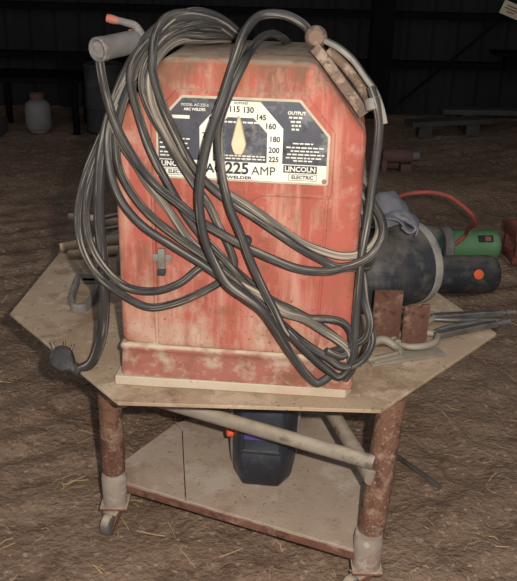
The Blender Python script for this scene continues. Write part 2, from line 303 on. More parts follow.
M['dark_green'] = mat('dark_green_paint', S(64, 82, 74), S(44, 66, 58), 10, .5, patch=S(128, 122, 112), patch_scale=14, patch_lo=.58, dust=S(140, 130, 116), dust_lo=.5, bump=.15)
M['blacklabel'] = mat('dark_label', S(52, 56, 50), S(42, 46, 42), 30, .6, bump=0)
M['hose'] = mat('red_hose_rubber', S(178, 86, 70), S(150, 78, 66), 16, .6, bump=.1)
M['cloth'] = mat('grey_blue_cloth', S(106, 104, 106), S(86, 86, 92), 18, .95, patch=S(126, 116, 108), patch_scale=14, bump=.4, bump_scale=300)
M['cloth_blue'] = mat('blue_cloth', S(92, 95, 116), S(106, 104, 110), 18, .95, patch=S(136, 130, 122), patch_scale=18, patch_lo=.48, bump=.4, bump_scale=300)
M['steel'] = mat('worn_steel', S(134, 128, 120), S(96, 90, 84), 22, .42, .6, patch=S(112, 96, 82), patch_scale=26, bump=.15)
M['steel_dusty'] = mat('dust_covered_steel', S(150, 138, 122), S(122, 112, 98), 18, .6, .2, dust=S(150, 136, 116), bump=.2)
M['wood_handle'] = mat('dusty_wooden_handle', S(172, 146, 116), S(146, 118, 92), 9, .8, dust=DUST, bump=.2)
M['dark_handle'] = mat('dark_tool_handle', S(104, 92, 82), S(80, 70, 64), 14, .8, dust=DUST)
M['crate'] = mat('red_brown_wood', S(124, 70, 58), S(104, 58, 48), 10, .8, bump=.2)
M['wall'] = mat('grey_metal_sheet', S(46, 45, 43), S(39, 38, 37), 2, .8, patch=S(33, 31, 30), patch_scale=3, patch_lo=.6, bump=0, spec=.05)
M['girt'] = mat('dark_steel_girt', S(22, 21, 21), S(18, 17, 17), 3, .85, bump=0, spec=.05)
M['oldwhite'] = mat('grubby_white_paint', S(122, 118, 113), S(100, 97, 93), 8, .65, bump=0)
M['drumgrey'] = mat('grey_barrel_paint', S(84, 80, 76), S(66, 63, 60), 5, .75, bump=0, spec=.1)
M['sign'] = mat('pale_sign_paint', S(220, 206, 176), S(206, 192, 164), 8, .6, bump=0)
M['sign_ink'] = mat('sign_rust_ink', S(150, 100, 70), S(130, 86, 60), 8, .6, bump=0)
M['redpaint'] = mat('dull_red_paint', S(104, 76, 66), S(88, 62, 54), 8, .8, bump=0)
M['lumber'] = mat('grey_lumber', S(76, 71, 66), S(62, 58, 54), 5, .85, bump=.1)
M['straw'] = mat('dry_straw', S(206, 176, 132), S(176, 146, 106), 6, .8, bump=0)
M['dirt'] = mat('loose_dirt', S(150, 124, 102), S(122, 97, 79), 2.6, .97, patch=[S(100, 75, 59), S(160, 134, 112)], patch_scale=15, patch_lo=.53, patch_w=.22, speck=S(168, 142, 118), speck_scale=60, speck_lo=.61, spec=.08, bump=.8, bump_scale=60, bdist=.02)

# ------------------------------------------------------------------ the shed
def ground_h(x, y):
    p = Vector((x, y, 0))
    h = .016*noise.noise(p*1.6) + .010*noise.noise(p*5.0+V(3, 1, 0)) + .009*noise.noise(p*13+V(9, 4, 0)) + .005*noise.noise(p*31)
    d = noise.voronoi(p*22, distance_metric='DISTANCE')[0][0]
    k = max(0.0, noise.noise(p*2.4+V(40, 7, 0))+.15)*min(1, max(.15, ((x+.15)**2+(y-1.15)**2)**.5/.7-.35))
    h += .034*k*max(0, .6-d)
    # ruts left by dragged feet and tyres, running off to the back left
    h += .012*math.sin((x*.45-y*.9)*44+2.6*noise.noise(p*3))*max(0, noise.noise(p*1.1+V(2, 8, 0))+.25+.35*math.exp(-((x+.75)**2+(y-1.6)**2)/.2))
    # a low ridge of loose soil across the back of the floor
    h += .07*math.exp(-((y-4.45-.12*noise.noise(p*.9))/.28)**2)*(0.6+.4*noise.noise(p*2))
    for cx, cy in ((-.335, 1.51), (.241, 1.33), (.13, 1.93)):
        w = math.exp(-((x-cx)**2+(y-cy)**2)/.012)
        h = h*(1-w) + .0*w
    return h-.004

def grid_axis(a, b, fa, fb, fine, coarse):
    out = [a]; x = a
    while x < b:
        x += fine if fa <= x < fb else coarse
        out.append(min(x, b))
    return out

bm = bmesh.new()
gx = grid_axis(-4.3, 4.3, -1.7, 1.9, .0155, .09); gy = grid_axis(-2.5, 7.0, .75, 4.0, .0165, .05)
rows = [[bm.verts.new((x, y, ground_h(x, y))) for x in gx] for y in gy]
for r0, r1 in zip(rows, rows[1:]):
    for i in range(len(gx)-1): bm.faces.new((r0[i], r0[i+1], r1[i+1], r1[i]))
struct(link('floor', bm, M['dirt'], angle=180), 'brown dirt floor of the shed')

def ribbed(bm, origin, u, length, z0, z1, out, pitch=.19):
    u = Vector(u); out = Vector(out); o = Vector(origin)
    prof = []
    x = 0.0
    while x < length:
        for dx, d in ((0, 0), (.035, .022), (.065, .022), (.10, 0)): prof.append((x+dx, d))
        x += pitch
    lo = [bm.verts.new(o+u*a+out*b+V(0, 0, z0)) for a, b in prof]
    hi = [bm.verts.new(o+u*a+out*b+V(0, 0, z1)) for a, b in prof]
    for i in range(len(prof)-1): bm.faces.new((lo[i], lo[i+1], hi[i+1], hi[i]))

WY = 6.6
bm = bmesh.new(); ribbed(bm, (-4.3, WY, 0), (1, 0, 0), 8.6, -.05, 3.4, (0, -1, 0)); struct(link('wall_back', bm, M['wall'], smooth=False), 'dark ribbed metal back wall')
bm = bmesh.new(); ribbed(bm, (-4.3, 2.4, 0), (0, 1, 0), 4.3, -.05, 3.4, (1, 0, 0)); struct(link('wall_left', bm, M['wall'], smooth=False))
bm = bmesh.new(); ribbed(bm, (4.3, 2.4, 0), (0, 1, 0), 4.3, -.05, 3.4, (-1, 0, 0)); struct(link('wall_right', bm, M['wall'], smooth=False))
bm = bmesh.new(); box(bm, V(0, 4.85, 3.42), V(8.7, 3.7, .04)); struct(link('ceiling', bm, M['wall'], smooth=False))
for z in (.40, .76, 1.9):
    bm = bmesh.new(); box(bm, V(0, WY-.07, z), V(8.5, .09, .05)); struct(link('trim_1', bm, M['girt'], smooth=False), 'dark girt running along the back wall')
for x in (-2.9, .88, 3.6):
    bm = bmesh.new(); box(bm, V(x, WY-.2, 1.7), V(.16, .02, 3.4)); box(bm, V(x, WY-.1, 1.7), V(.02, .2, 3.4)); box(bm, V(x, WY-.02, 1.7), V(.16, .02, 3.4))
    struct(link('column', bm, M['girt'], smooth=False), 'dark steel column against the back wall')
bm = bmesh.new()
tube(bm, [V(1.05, WY-.12, .1), V(2.6, WY-.12, 1.5)], .012, 8, smooth=False)
struct(link('trim_2', bm, M['girt']), 'thin diagonal brace rod on the back wall')

# straw
bm = bmesh.new()
for i in range(760):
    x = random.uniform(-1.1, 1.3); y = random.uniform(.95, 3.4)
    a = random.uniform(0, PI); l = random.choice((.012, .02, .03, .045, .06))*random.uniform(.7, 1.2); w = random.uniform(.0005, .0011)
    d = V(math.cos(a), math.sin(a), 0)*l
    p = V(x, y, 0)
    pts = []
    for k in (-1, 0, 1):
        q = p+d*k*.5+V(-d.y, d.x, 0)*(.1*random.uniform(-1, 1)); q.z = ground_h(q.x, q.y)+.003+(0.004 if k == 0 else random.uniform(0, .004)); pts.append(q)
    tube(bm, pts, w, 4, smooth=False)
tag(link('straw', bm, M['straw']), 'short dry bits of straw scattered over the dirt floor', 'straw', kind='stuff')

# ------------------------------------------------------------------ welding cart
ZT = .44
cart = empty('welding_cart', (0, 1.65, 0))
tag(cart, 'low three legged steel cart with dusty faceted top and plate shelf', 'cart')
def C(*p): return V(p[0], p[1]-1.65, p[2])
plate = [Vector((x, y-1.65)) for x, y in ((-.261, 1.343), (.237, 1.339), (.546, 1.688), (.453, 1.92), (.06, 2.27), (-.40, 2.38), (-.555, 2.135), (-.576, 1.727))]
bm = bmesh.new(); slab(bm, round_poly(plate, .006, 2), ZT-.008, ZT, .0012, 'z'); link('tabletop', bm, M['table'], cart, angle=25)
legs = [(-.314, 1.530), (.238, 1.345), (.125, 1.96)]
lean = [(-.004, .02), (.032, .062), (0, 0)]
for (x, y), r, (lx, ly) in zip(legs, (.026, .0275, .026), lean):
    bm = bmesh.new(); tube(bm, [C(x, y, .082), C(x+lx, y+ly, ZT-.009)], r, 24, smooth=False)
    lg = link('leg', bm, M['rust_leg'], cart)
    bm = bmesh.new(); lathe(bm, [(0, r+.001), (.075, r+.0025), (.080, r+.001), (.088, r+.0004)], C(x, y, .060), (0, 0, 1), 24)
    link('sleeve', bm, M['sleeve'], lg, label='pale lower end of the leg')
def rail(a, b, z, r=.0155, z2=None):
    a = V(a[0], a[1], z); b = V(b[0], b[1], z2 or z); d = (b-a).normalized()*.008
    bm = bmesh.new(); tube(bm, [C(*(a+d)), C(*(b-d))], r, 16, smooth=False); link('rail', bm, M['pipe'], cart)
rail((.246, 1.364), (-.312, 1.560), .301, .0155, .347); rail((.238, 1.348), (.085, 1.950), .272, .0165); rail(legs[0], legs[2], .317)
# shelf: two sheets meeting at a seam, angle-iron rim
ZS = .106
sh1 = [(-.325, 1.561), (-.150, 1.487), (-.185, 1.769), (-.205, 1.80), (-.313, 1.625)]
sh2 = [(-.148, 1.486), (.225, 1.334), (.262, 1.590), (.187, 1.882), (.10, 1.95), (-.10, 1.86), (-.203, 1.802), (-.183, 1.769)]
for q in (sh1, sh2):
    bm = bmesh.new(); slab(bm, [Vector((x, y-1.65)) for x, y in q], ZS-.006, ZS, .001, 'z'); link('shelf_sheet', bm, M['shelf'], cart, smooth=False)
bm = bmesh.new()
rim = [(-.330, 1.560), (.228, 1.332)]
d = V(rim[1][0]-rim[0][0], rim[1][1]-rim[0][1], 0); L_ = d.length; a = math.atan2(d.y, d.x)
mid = C((rim[0][0]+rim[1][0])/2, (rim[0][1]+rim[1][1])/2, 0)
R_ = Matrix.Rotation(a, 4, 'Z')
box(bm, mid+V(0, -.002, ZS-.012), V(L_, .004, .019), R_, .001)
box(bm, mid+V(0, .010, ZS-.0085), V(L_, .022, .004), R_, .001)
link('shelf_rim', bm, M['rust'], cart)
for (x, y), (tx, ty) in zip(legs, ((-.02, -.055), (-.045, -.03), (.03, .03))):
    ca = empty('caster', C(x, y, 0)); ca.parent = cart
    bm = bmesh.new()
    box(bm, V(0, 0, .063), V(.062, .058, .006), None, .001)
    lathe(bm, [(0, .016), (.012, .016)], V(0, 0, .046), (0, 0, 1), 16)
    ang = math.atan2(ty, tx)
    Rz = Matrix.Rotation(ang, 4, 'Z')
    for s in (-1, 1):
        P = round_poly([(-.02, .052), (.018, .052), (.045, .02), (.034, .012)], .006, 3)
        f0 = [Rz @ V(p.x, s*.014, p.y) for p in P]; f1 = [Rz @ V(p.x, s*.0165, p.y) for p in P]
        loft(bm, [f0, f1])
    box(bm, Rz @ V(.005, 0, .049), V(.05, .034, .004), Rz, .001)
    link('fork', bm, M['rust'], ca)
    bm = bmesh.new()
    ax = Rz @ V(0, 1, 0)
    lathe(bm, [(-.011, .010), (-.011, .020), (-.009, .0235), (0, .025), (.009, .0235), (.011, .020), (.011, .010)], (Rz @ V(.034, 0, .0255)), ax, 28)
    link('wheel', bm, M['wheel'], ca)

# ------------------------------------------------------------------ wooden board under the welder
YAW = math.atan2(-.0885398, .9960726)
W0 = V(-.04, 1.404, .46)
board = empty('wooden_board', (W0.x, W0.y, ZT), YAW)
tag(board, 'cream painted board lying flat on the cart top under the red welder', 'board')
bm = bmesh.new()
P = round_poly([(-.237, -.016), (-.13, -.015), (-.10, -.013), (.214, -.008), (.226, .02), (.226, .33), (-.237, .33)], .004, 2)
slab(bm, P, 0.0, .0195, .002, 'z'); link('plank', bm, M['board'], board)

# ------------------------------------------------------------------ the welder
wd = empty('welding_machine', (W0.x, W0.y, W0.z), YAW)
tag(wd, 'faded red stick welder with chamfered top and ampere dial, on the cart', 'welder')
out = round_poly([(-.225, .058), (.218, .058), (.218, .489), (.124, .607), (-.130, .607), (-.225, .489)], .026, 6)
# keep the lower corners square
bm = bmesh.new()
rings = [(.300, .012), (.296, .003), (.290, 0), (.016, 0), (.009, .002), (.004, .006), (.001, .012), (0.0, .018)]
loft(bm, [xz(inset(out, d), y) for y, d in rings])
link('casing', bm, M['red'], wd, angle=50)
# embossed front panel
pan = round_poly([(-.153, .066), (.156, .066), (.160, .372), (.166, .384), (.166, .492), (.112, .558), (-.108, .558), (-.156, .505), (-.156, .384), (-.152, .372)], .012, 4)
bm = bmesh.new(); loft(bm, [xz(pan, .004), xz(inset(pan, .001), -.002), xz(inset(pan, .004), -.0042), xz(inset(pan, .010), -.005)], False, True)
link('front_panel', bm, M['red'], wd, angle=60)
bm = bmesh.new()
tube(bm, [V(.150, -.0045, .379), V(.06, -.0045, .379), V(.036, -.0045, .377), V(.022, -.0045, .366), V(.008, -.0045, .345), V(0, -.0045, .325)], .0035, 8)
tube(bm, [V(.1565, -.003, .375), V(.1545, -.003, .2), V(.153, -.003, .075)], .003, 8)
tube(bm, [V(-.1545, -.003, .375), V(-.1535, -.003, .2), V(-.153, -.003, .075)], .003, 8)
link('embossed_ridge', bm, M['red'], wd)
# bottom skirt with dusty ledge
sk = round_poly([(-.2255, -.007), (.2255, -.007), (.2255, .302), (-.2255, .302)], .012, 4)
bm = bmesh.new()
loft(bm, [xy(inset(sk, -.002), .0), xy(inset(sk, -.0015), .010), xy(inset(sk, .001), .044), xy(inset(sk, .0015), .052), xy(inset(sk, -.002), .056), xy(inset(sk, -.002), .061), xy(inset(sk, .002), .066), xy(inset(sk, .012), .067)])
link('base_skirt', bm, M['skirt'], wd, angle=50)
# side louvres
for s in (1, -1):
    bm = bmesh.new()
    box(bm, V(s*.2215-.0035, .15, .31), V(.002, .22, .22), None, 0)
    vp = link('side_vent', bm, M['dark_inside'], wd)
    for k in range(7):
        bm = bmesh.new()
        box(bm, V(s*.2255-.0035, .15, .222+k*.029), V(.016, .21, .004), Matrix.Rotation(s*.9, 4, 'Y'), .001)
        link('louver', bm, M['vent'], vp)
# latch on the left
la = empty('latch', (-.139, -.005, .245)); la.parent = wd
bm = bmesh.new(); box(bm, V(0, -.0015, .004), V(.034, .003, .014), None, .001); box(bm, V(0, -.005, .004), V(.013, .008, .040), None, .002); link('bracket', bm, M['sheet'], la)
bm = bmesh.new(); box(bm, V(.0, -.007, -.0215), V(.014, .012, .012), None, .002); link('tip', bm, M['black_ink'], la, label='black tip of the latch')
bm = bmesh.new(); lathe(bm, [(0, .010), (.006, .010), (.010, .006), (.02, .0055), (.023, 0)], V(.016, -.004, .292), (.2, -1, .25), 20); link('switch_knob', bm, M['black_ink'], wd, label='small black switch knob')
# nameplate
npo = [Vector(p) for p in ((-.145, .4005), (.157, .4005), (.157, .487), (.104, .547), (-.099, .547), (-.145, .497))]
bm = bmesh.new(); slab(bm, round_poly(npo, .006, 3), -.0045, -.0072, .0006); np_ = link('nameplate', bm, M['beige'], wd)
bm = bmesh.new(); slab(bm, round_poly(inset(npo, .0045), .004, 3), -.0070, -.0078, .0002); link('printed_field', bm, M['navy_print'], np_, label='dark printed field of the nameplate')
bm = bmesh.new()
slab(bm, [Vector(p) for p in ((-.1405, .4045), (.1525, .4045), (.1525, .4360), (-.1405, .4360))], -.0078, -.0084, .0002)
link('title_strip', bm, M['white_print'], np_, label='white lower strip of the nameplate')
# dial band: half octagon with its inside open
oc = (0.0, .4345)
outer = [(-.068, .4355), (-.068, .495), (-.027, .5405), (.036, .5405), (.076, .497), (.076, .4355)]
inner = [(-.045, .4355), (-.045, .488), (-.019, .513), (.025, .513), (.049, .488), (.049, .4355)]
bm = bmesh.new()
o0 = [bm.verts.new((p[0], -.0086, p[1])) for p in outer]; i0 = [bm.verts.new((p[0], -.0086, p[1])) for p in inner]
o1 = [bm.verts.new((p[0], -.0078, p[1])) for p in outer]; i1 = [bm.verts.new((p[0], -.0078, p[1])) for p in inner]
for k in range(5):
    bm.faces.new((o0[k], o0[k+1], i0[k+1], i0[k])); bm.faces.new((o0[k], o1[k], o1[k+1], o0[k+1])); bm.faces.new((i0[k], i0[k+1], i1[k+1], i1[k]))
link('dial_band', bm, M['white_print'], np_, smooth=False, label='white band of the ampere dial')
# pointer
bm = bmesh.new()
pp = [(0, .522), (.006, .500), (.0135, .468), (.010, .455), (.006, .449), (-.006, .449), (-.010, .455), (-.0135, .468), (-.006, .500)]
pp = round_poly(pp, .003, 2)
loft(bm, [xz(pp, -.0086), xz(inset(pp, .0005), -.013), xz(inset(pp, .002), -.0148)])
link('dial_pointer', bm, M['pointer'], np_, label='tan diamond shaped dial pointer')
for sx in (-.138, .150):
    bm = bmesh.new(); lathe(bm, [(0, .0045), (.002, .004), (.0028, 0)], V(sx, -.0078, .4085), (0, -1, 0), 14); link('rivet', bm, M['sheet'], np_)
YL = -.0092
bm = bmesh.new()
for s, x, z, sz in (('75', -.057, .480, .0118), ('90', -.046, .508, .0110), ('115', -.008, .5265, .0122), ('130', .0155, .5260, .0122), ('145', .0375, .5145, .0115), ('160', .0540, .5000, .0120), ('180', .0620, .4780, .0120), ('200', .0612, .4590, .0120), ('225', .0612, .4430, .0112)):
    text_bm(bm, s, sz*1.12, x, z, YL, .0003, sx=.95)
link('dial_numbers', bm, M['black_ink'], np_, smooth=False, label='black ampere numbers round the dial')
bm = bmesh.new()
text_bm(bm, 'AMPERES', .0056, .003, .5372, YL, 0, sx=1.1)
text_bm(bm, 'AC', .0215, -.042, .4225, YL, .0005, sx=1.0)
text_bm(bm, '225', .0280, -.002, .4240, YL, .0007, sx=1.0)
text_bm(bm, 'AMP', .0215, .0440, .4215, YL, 0, sx=1.0)
text_bm(bm, 'WELDER', .0070, .002, .4085, YL, .0002, sx=1.6)
link('title_lettering', bm, M['black_ink'], np_, smooth=False, label='black words AC 225 AMP')
BADGES = (-.109, .1075)
for cx in BADGES:
    bm = bmesh.new()
    slab(bm, [Vector(p) for p in ((cx-.029, .4215), (cx+.029, .4215), (cx+.029, .4345), (cx-.029, .4345))], -.0084, -.0090, .0001)
    for a, b, c, d in ((-.020, .4080, .029, .4087), (-.020, .4190, .029, .4197), (-.020, .4080, -.0193, .4197), (.0283, .4080, .029, .4197)):
        slab(bm, [Vector(p) for p in ((cx+a, b), (cx+c, b), (cx+c, d), (cx+a, d))], -.0084, -.0090, .00005)
    text_bm(bm, 'ELECTRIC', .0088, cx+.0045, .4138, YL, .0002, sx=1.0)
    link('maker_badge', bm, M['black_ink'], np_, smooth=False)
for cx in BADGES:
    bm = bmesh.new(); text_bm(bm, 'LINCOLN', .0122, cx, .4280, -.0096, .0004, sx=1.02); link('badge_lettering', bm, M['pale_ink'], np_, smooth=False, label='pale letters on the black badge')
bm = bmesh.new()
YP = -.0080
text_bm(bm, 'MODEL AC-225-S', .0068, -.076, .531, YP, 0, sx=.92); text_bm(bm, 'ARC WELDER', .0064, -.076, .5235, YP, .0002, sx=.95)
link('fine_print', bm, M['pale_ink'], np_, smooth=False, label='fine pale print on the nameplate')
bm = bmesh.new()
text_bm(bm, 'OUTPUT', .0078, .098, .524, YP, .0003)
rr = random.Random(3)
def words(x0, x1, z, h, ctr=False):
    w = x1-x0; n = []
    x = x0
    while x < x1-.003:
        l = rr.uniform(.004, .010); l = min(l, x1-x); n.append((x, x+l)); x += l+.0018
    for a, b in n: slab(bm, [Vector(p) for p in ((a, z), (b, z), (b, z+h), (a, z+h))], -.0078, -.0081, .00005)
for z, w in ((.515, .013), (.508, .010), (.5015, .008), (.495, .008)): words(.098-w, .098+w, z, .0032)
link('fine_print', bm, M['pale_ink'], np_, smooth=False, label='fine pale print on the nameplate')
bm = bmesh.new()
for z, a, b in ((.4685, .093, .128), (.4615, .082, .148), (.4555, .09, .14), (.4495, .084, .148), (.4435, .082, .146), (.4385, .095, .13)): words(a, b, z+.003, .0024)
link('fine_print', bm, M['pale_ink'], np_, smooth=False, label='fine pale print on the nameplate')
bm = bmesh.new()
for z, a, b in ((.468, -.138, -.085), (.460, -.138, -.088), (.452, -.138, -.082), (.444, -.138, -.09), (.438, -.138, -.084)): words(a, b, z+.003, .0024)
link('fine_print', bm, M['pale_ink'], np_, smooth=False, label='fine pale print on the nameplate')
bm = bmesh.new()
words(-.125, -.12, .509, .004); slab(bm, [Vector(p) for p in ((-.117, .507), (-.085, .507), (-.085, .513), (-.117, .513))], -.0078, -.0081, .0001)
link('fine_print', bm, M['pale_ink'], np_, smooth=False, label='fine pale print on the nameplate')
bm = bmesh.new()
words(-.036, .044, .5035, .0028); link('fine_print', bm, M['pale_ink'], np_, smooth=False, label='fine pale print on the nameplate')
bm = bmesh.new()
words(-.042, .046, .4455, .0024); words(-.042, .046, .4405, .0024)
link('fine_print', bm, M['pale_ink'], np_, smooth=False, label='fine pale print on the nameplate')

# ------------------------------------------------------------------ cables
RC = .0075
GC = 'cables heaped over the welder'
def cable(key, r, m, parent=None, name='cable'):
    bm = bmesh.new(); tube(bm, CABLES[key], r, 12, .006); return link(name, bm, m, parent, angle=80)
tag(cable('outer', RC, M['rubber'], name='welding_cable'), 'dusty grey cable making the wide outermost loop hanging left of the welder', 'cable', GC)
tag(cable('inner', RC, M['rubber'], name='welding_cable'), 'dusty grey cable making the tighter inside loop below the latch', 'cable', GC)
tag(cable('arch', .0081, M['rubber_black'], name='welding_cable'), 'black cable arching high above the welder and crossing in front of its dial', 'cable', GC)
tag(cable('hook', RC, M['rubber_black'], name='welding_cable'), 'black cable in the low arch, running down across the number 225', 'cable', GC)
tag(cable('grey', RC, M['rubber'], name='welding_cable'), 'grey cable slanting over the front and bulging out past the right edge', 'cable', GC)
tag(cable('pale', .0076, M['rubber_pale'], name='welding_cable'), 'pale dusty cable running directly above the grey one towards the right edge', 'cable', GC)
tag(cable('double', RC, M['rubber'], name='welding_cable'), 'grey cable running down the lower left of the front to the far lower right', 'cable', GC)
tag(cable('front', RC, M['rubber'], name='welding_cable'), 'grey cable dropping steeply over the left words of the nameplate', 'cable', GC)
tag(cable('slack', .0078, M['rubber_pale'], name='welding_cable'), 'pale slack cable ending in the tangle at the lower right corner', 'cable', GC)

cd = empty('power_cord', CABLES['cord'][0])
tag(cd, 'black power cord with round plug hanging at left of the welder', 'power cord')
def rel(o, bm): bmesh.ops.translate(bm, vec=-o.location, verts=bm.verts)
bm = bmesh.new(); tube(bm, CABLES['cord'], .0105, 12, .006); rel(cd, bm); link('cable', bm, M['rubber_black'], cd, angle=80)
pl = empty('plug', (0, 0, 0)); pl.parent = cd
# plug body: rounded drop shape facing up towards the room
bm = bmesh.new()
P = round_poly([(.024, -.012), (.010, .024), (-.014, .030), (-.032, .014), (-.030, -.014), (-.006, -.030), (.016, -.028)], .02, 6)
prof = [(-.013, .006), (-.011, .002), (-.006, 0), (.006, 0), (.011, .002), (.014, .008), (.015, .014)]
loft(bm, [xy(inset(P, d), z) for z, d in prof])
lathe(bm, [(0, .0125), (.018, .0125), (.022, .010)], V(.020, -.018, 0), (.8, -.6, .1), 16)
RP = Matrix.Translation((-.034, .022, .010)) @ Matrix.Rotation(.75, 4, 'X') @ Matrix.Rotation(-.12, 4, 'Y')
bmesh.ops.transform(bm, matrix=RP, verts=bm.verts)
link('plug_body', bm, M['plug'], pl)
for x, y, a in ((-.024, .020, 2.1), (.012, .024, 1.3), (-.004, .030, 1.7)):
    bm = bmesh.new()
    if a == 2.1: lathe(bm, [(0, .0035), (.02, .0035), (.023, .002)], V(x, y, 0), (math.cos(a), math.sin(a), -.1), 10)
    else: box(bm, V(x, y, 0), V(.022, .002, .008), Matrix.Rotation(a, 4, 'Z'), .0005)
    bmesh.ops.transform(bm, matrix=RP, verts=bm.verts); link('prong', bm, M['brass'], pl)

el = empty('electrode_lead', CABLES['electrode'][0])
tag(el, 'electrode lead with grey tube holder and red tipped lever at top left', 'electrode holder')
bm = bmesh.new(); tube(bm, CABLES['electrode'], .0079, 12, .006); rel(el, bm); link('cable', bm, M['rubber'], el, angle=80)
HA = V(*HOLD[0]); HB = V(*HOLD[1]); ax = (HB-HA).normalized(); HL = (HB-HA).length
bm = bmesh.new(); lathe(bm, [(.006, .012), (.0, .0155), (-.001, .018), (.001, .0205), (.010, .0208), (.02, .0198), (HL*.8, .0195), (HL, .018), (HL+.006, .012)], HA, ax, 28); rel(el, bm)
link('handle', bm, M['holder'], el)
bm = bmesh.new(); lathe(bm, [(.004, .0), (.004, .0150), (.0056, .0150)], HA, ax, 24); rel(el, bm); link('handle_mouth', bm, M['rim'], el)
bm = bmesh.new(); tube(bm, HOLD[2], [.007, .0075, .007, .0062, .006], 10, .005); rel(el, bm); lv = link('lever', bm, M['holder'], el)
bm = bmesh.new(); tube(bm, HOLD[3], [.0058, .0072, .0078, .0070], 10, .004); rel(el, bm); link('lever_tip', bm, M['holder_red'], lv, label='red rubber tip of the lever')
bm = bmesh.new(); tube(bm, HOLD[4], .0070, 10, .004); rel(el, bm); link('jaw', bm, M['holder_red'], el, label='faded red jaw')

gl = empty('ground_lead', CABLES['ground'][0])
tag(gl, 'ground lead whose rusty spring clamp lies along the top right chamfer', 'ground clamp')
bm = bmesh.new(); tube(bm, CABLES['ground'], RC, 12, .006); rel(gl, bm); link('cable', bm, M['rubber_black'], gl, angle=80)
def strip(pts, w, th, wv):
    """bent flat strip: width along wv"""
    bm = bmesh.new(); path = catmull(pts, .006); wv = Vector(wv).normalized(); n = len(path); rings = []
    for i, p in enumerate(path):
        t = (path[min(i+1, n-1)]-path[max(i-1, 0)]).normalized(); nn = t.cross(wv).normalized()
        ww = w(i/(n-1)) if callable(w) else w
        c = .3*nn*th
        rings.append([p+wv*ww+nn*th*.2, p+wv*ww*.9+nn*th*.5, p-wv*ww*.9+nn*th*.5, p-wv*ww+nn*th*.2, p-wv*ww-nn*th*.2, p-wv*ww*.9-nn*th*.5, p+wv*ww*.9-nn*th*.5, p+wv*ww-nn*th*.2])
    loft(bm, rings); return bm
WV = (.0885, .996, 0)
for nm, key, w, th, m in (('lower_jaw', 'low', .018, .018, 'clamp'), ('upper_jaw', 'up', lambda t: .014+.008*math.sin(PI*t), .008, 'sheet')):
    bm = strip(CLAMP[key], w, th, WV); rel(gl, bm); link(nm, bm, M[m], gl)
c0 = V(*CLAMP['ball'])
bm = bmesh.new(); lathe(bm, [(-.022, 0), (-.021, .012), (-.014, .0175), (0, .0195), (.014, .0175), (.021, .012), (.022, 0)], c0, WV, 24); rel(gl, bm); link('pivot', bm, M['clamp'], gl)
bm = bmesh.new(); tube(bm, [V(*p) for p in CLAMP['spring']], .009, 10); rel(gl, bm); link('spring', bm, M['clamp'], gl)
bm = bmesh.new()
cw = V(*CLAMP['wrap'])
lathe(bm, [(-.010, .010), (-.009, .0135), (.009, .0140), (.010, .010)], cw, V(*CLAMP['wrapdir']), 18); rel(gl, bm); link('cable_lug', bm, M['sheet'], gl)

# ------------------------------------------------------------------ things on the cart top
def steel_plate(name, x0, y0, x1, y1, h, label, notch=False):
    o = empty(name, ((x0+x1)/2, (y0+y1)/2, ZT), math.atan2(y1-y0, x1-x0))
    tag(o, label, 'steel plate', 'rusty plates standing beside the welder')
    w = math.hypot(x1-x0, y1-y0)
    bm = bmesh.new()
    pts = [(-w/2, 0), (w/2, 0), (w/2, h), (w*.2, h), (w*.15, h-.006), (-w*.02, h-.006), (-w*.06, h-.001), (-w/2, h-.004)] if notch else [(-w/2, 0), (w/2, 0), (w/2, h-.002), (-w/2, h)]
    slab(bm, [Vector(p) for p in pts], 0, .007, .0008)
    link('upright', bm, M['rust_bright'], o, smooth=False)
    bm = bmesh.new(); box(bm, V(0, .02, .0035), V(w, .035, .0065), None, .0008); link('foot_flange', bm, M['rust_bright'], o)
steel_plate('steel_plate', .247, 1.600, .309, 1.605, .135, 'taller rusty steel plate standing upright against the welder side of the dark tank')
steel_plate('steel_plate', .311, 1.585, .366, 1.592, .108, 'shorter rusty steel plate with notched top standing upright beside a taller one', True)

AX = V(math.cos(.54), math.sin(.54), 0)
TC = V(.373, 1.862, ZT+.102)
dr = empty('tank', (TC-AX*.1)-V(0, 0, .102))
tag(dr, 'stubby navy tank with grey rim lying on the cart beside the welder', 'tank')
bm = bmesh.new(); lathe(bm, [(-.205, 0), (-.203, .045), (-.190, .080), (-.170, .096), (-.155, .0985), (-.02, .0985), (-.002, .096), (.0, .09), (.008, .06), (.012, 0)], TC, AX, 56); rel(dr, bm); link('body', bm, M['navy'], dr)
bm = bmesh.new(); lathe(bm, [(-.014, .0987), (-.012, .1012), (.0, .102), (.006, .1005), (.007, .095), (.003, .091)], TC, AX, 56); rel(dr, bm); link('rim', bm, M['rim'], dr, label='dusty grey end rim')

# grey-blue cloth cap draped on the tank
cp = empty('cap', V(*CAP['c']))
tag(cp, 'dusty grey and blue cloth cap lying on top of the navy tank', 'cap')
bm = bmesh.new()
bmesh.ops.create_uvsphere(bm, u_segments=28, v_segments=16, radius=1)
bmesh.ops.delete(bm, geom=[v for v in bm.verts if v.co.z < -.12], context='VERTS')
for v in bm.verts:
    k = noise.noise(v.co*2.2)*.10+noise.noise(v.co*5)*.04
    v.co = v.co*(1+k); v.co.x *= .050; v.co.y *= .055; v.co.z *= .066
bmesh.ops.rotate(bm, cent=(0, 0, 0), matrix=Matrix.Rotation(-.25, 3, 'Y'), verts=bm.verts)
link('crown', bm, M['cloth'], cp)
for pts, w, m, nm in ((CAP['bill'], .030, 'cloth_blue', 'bill'), (CAP['band'], .010, 'cloth', 'strap'), (CAP['loop'], .008, 'cloth_blue', 'strap')):
    b2 = strip([V(*p) for p in pts], w, .005, (.2, .98, .1)); bmesh.ops.translate(b2, vec=-cp.location, verts=b2.verts); link(nm, b2, M[m], cp)

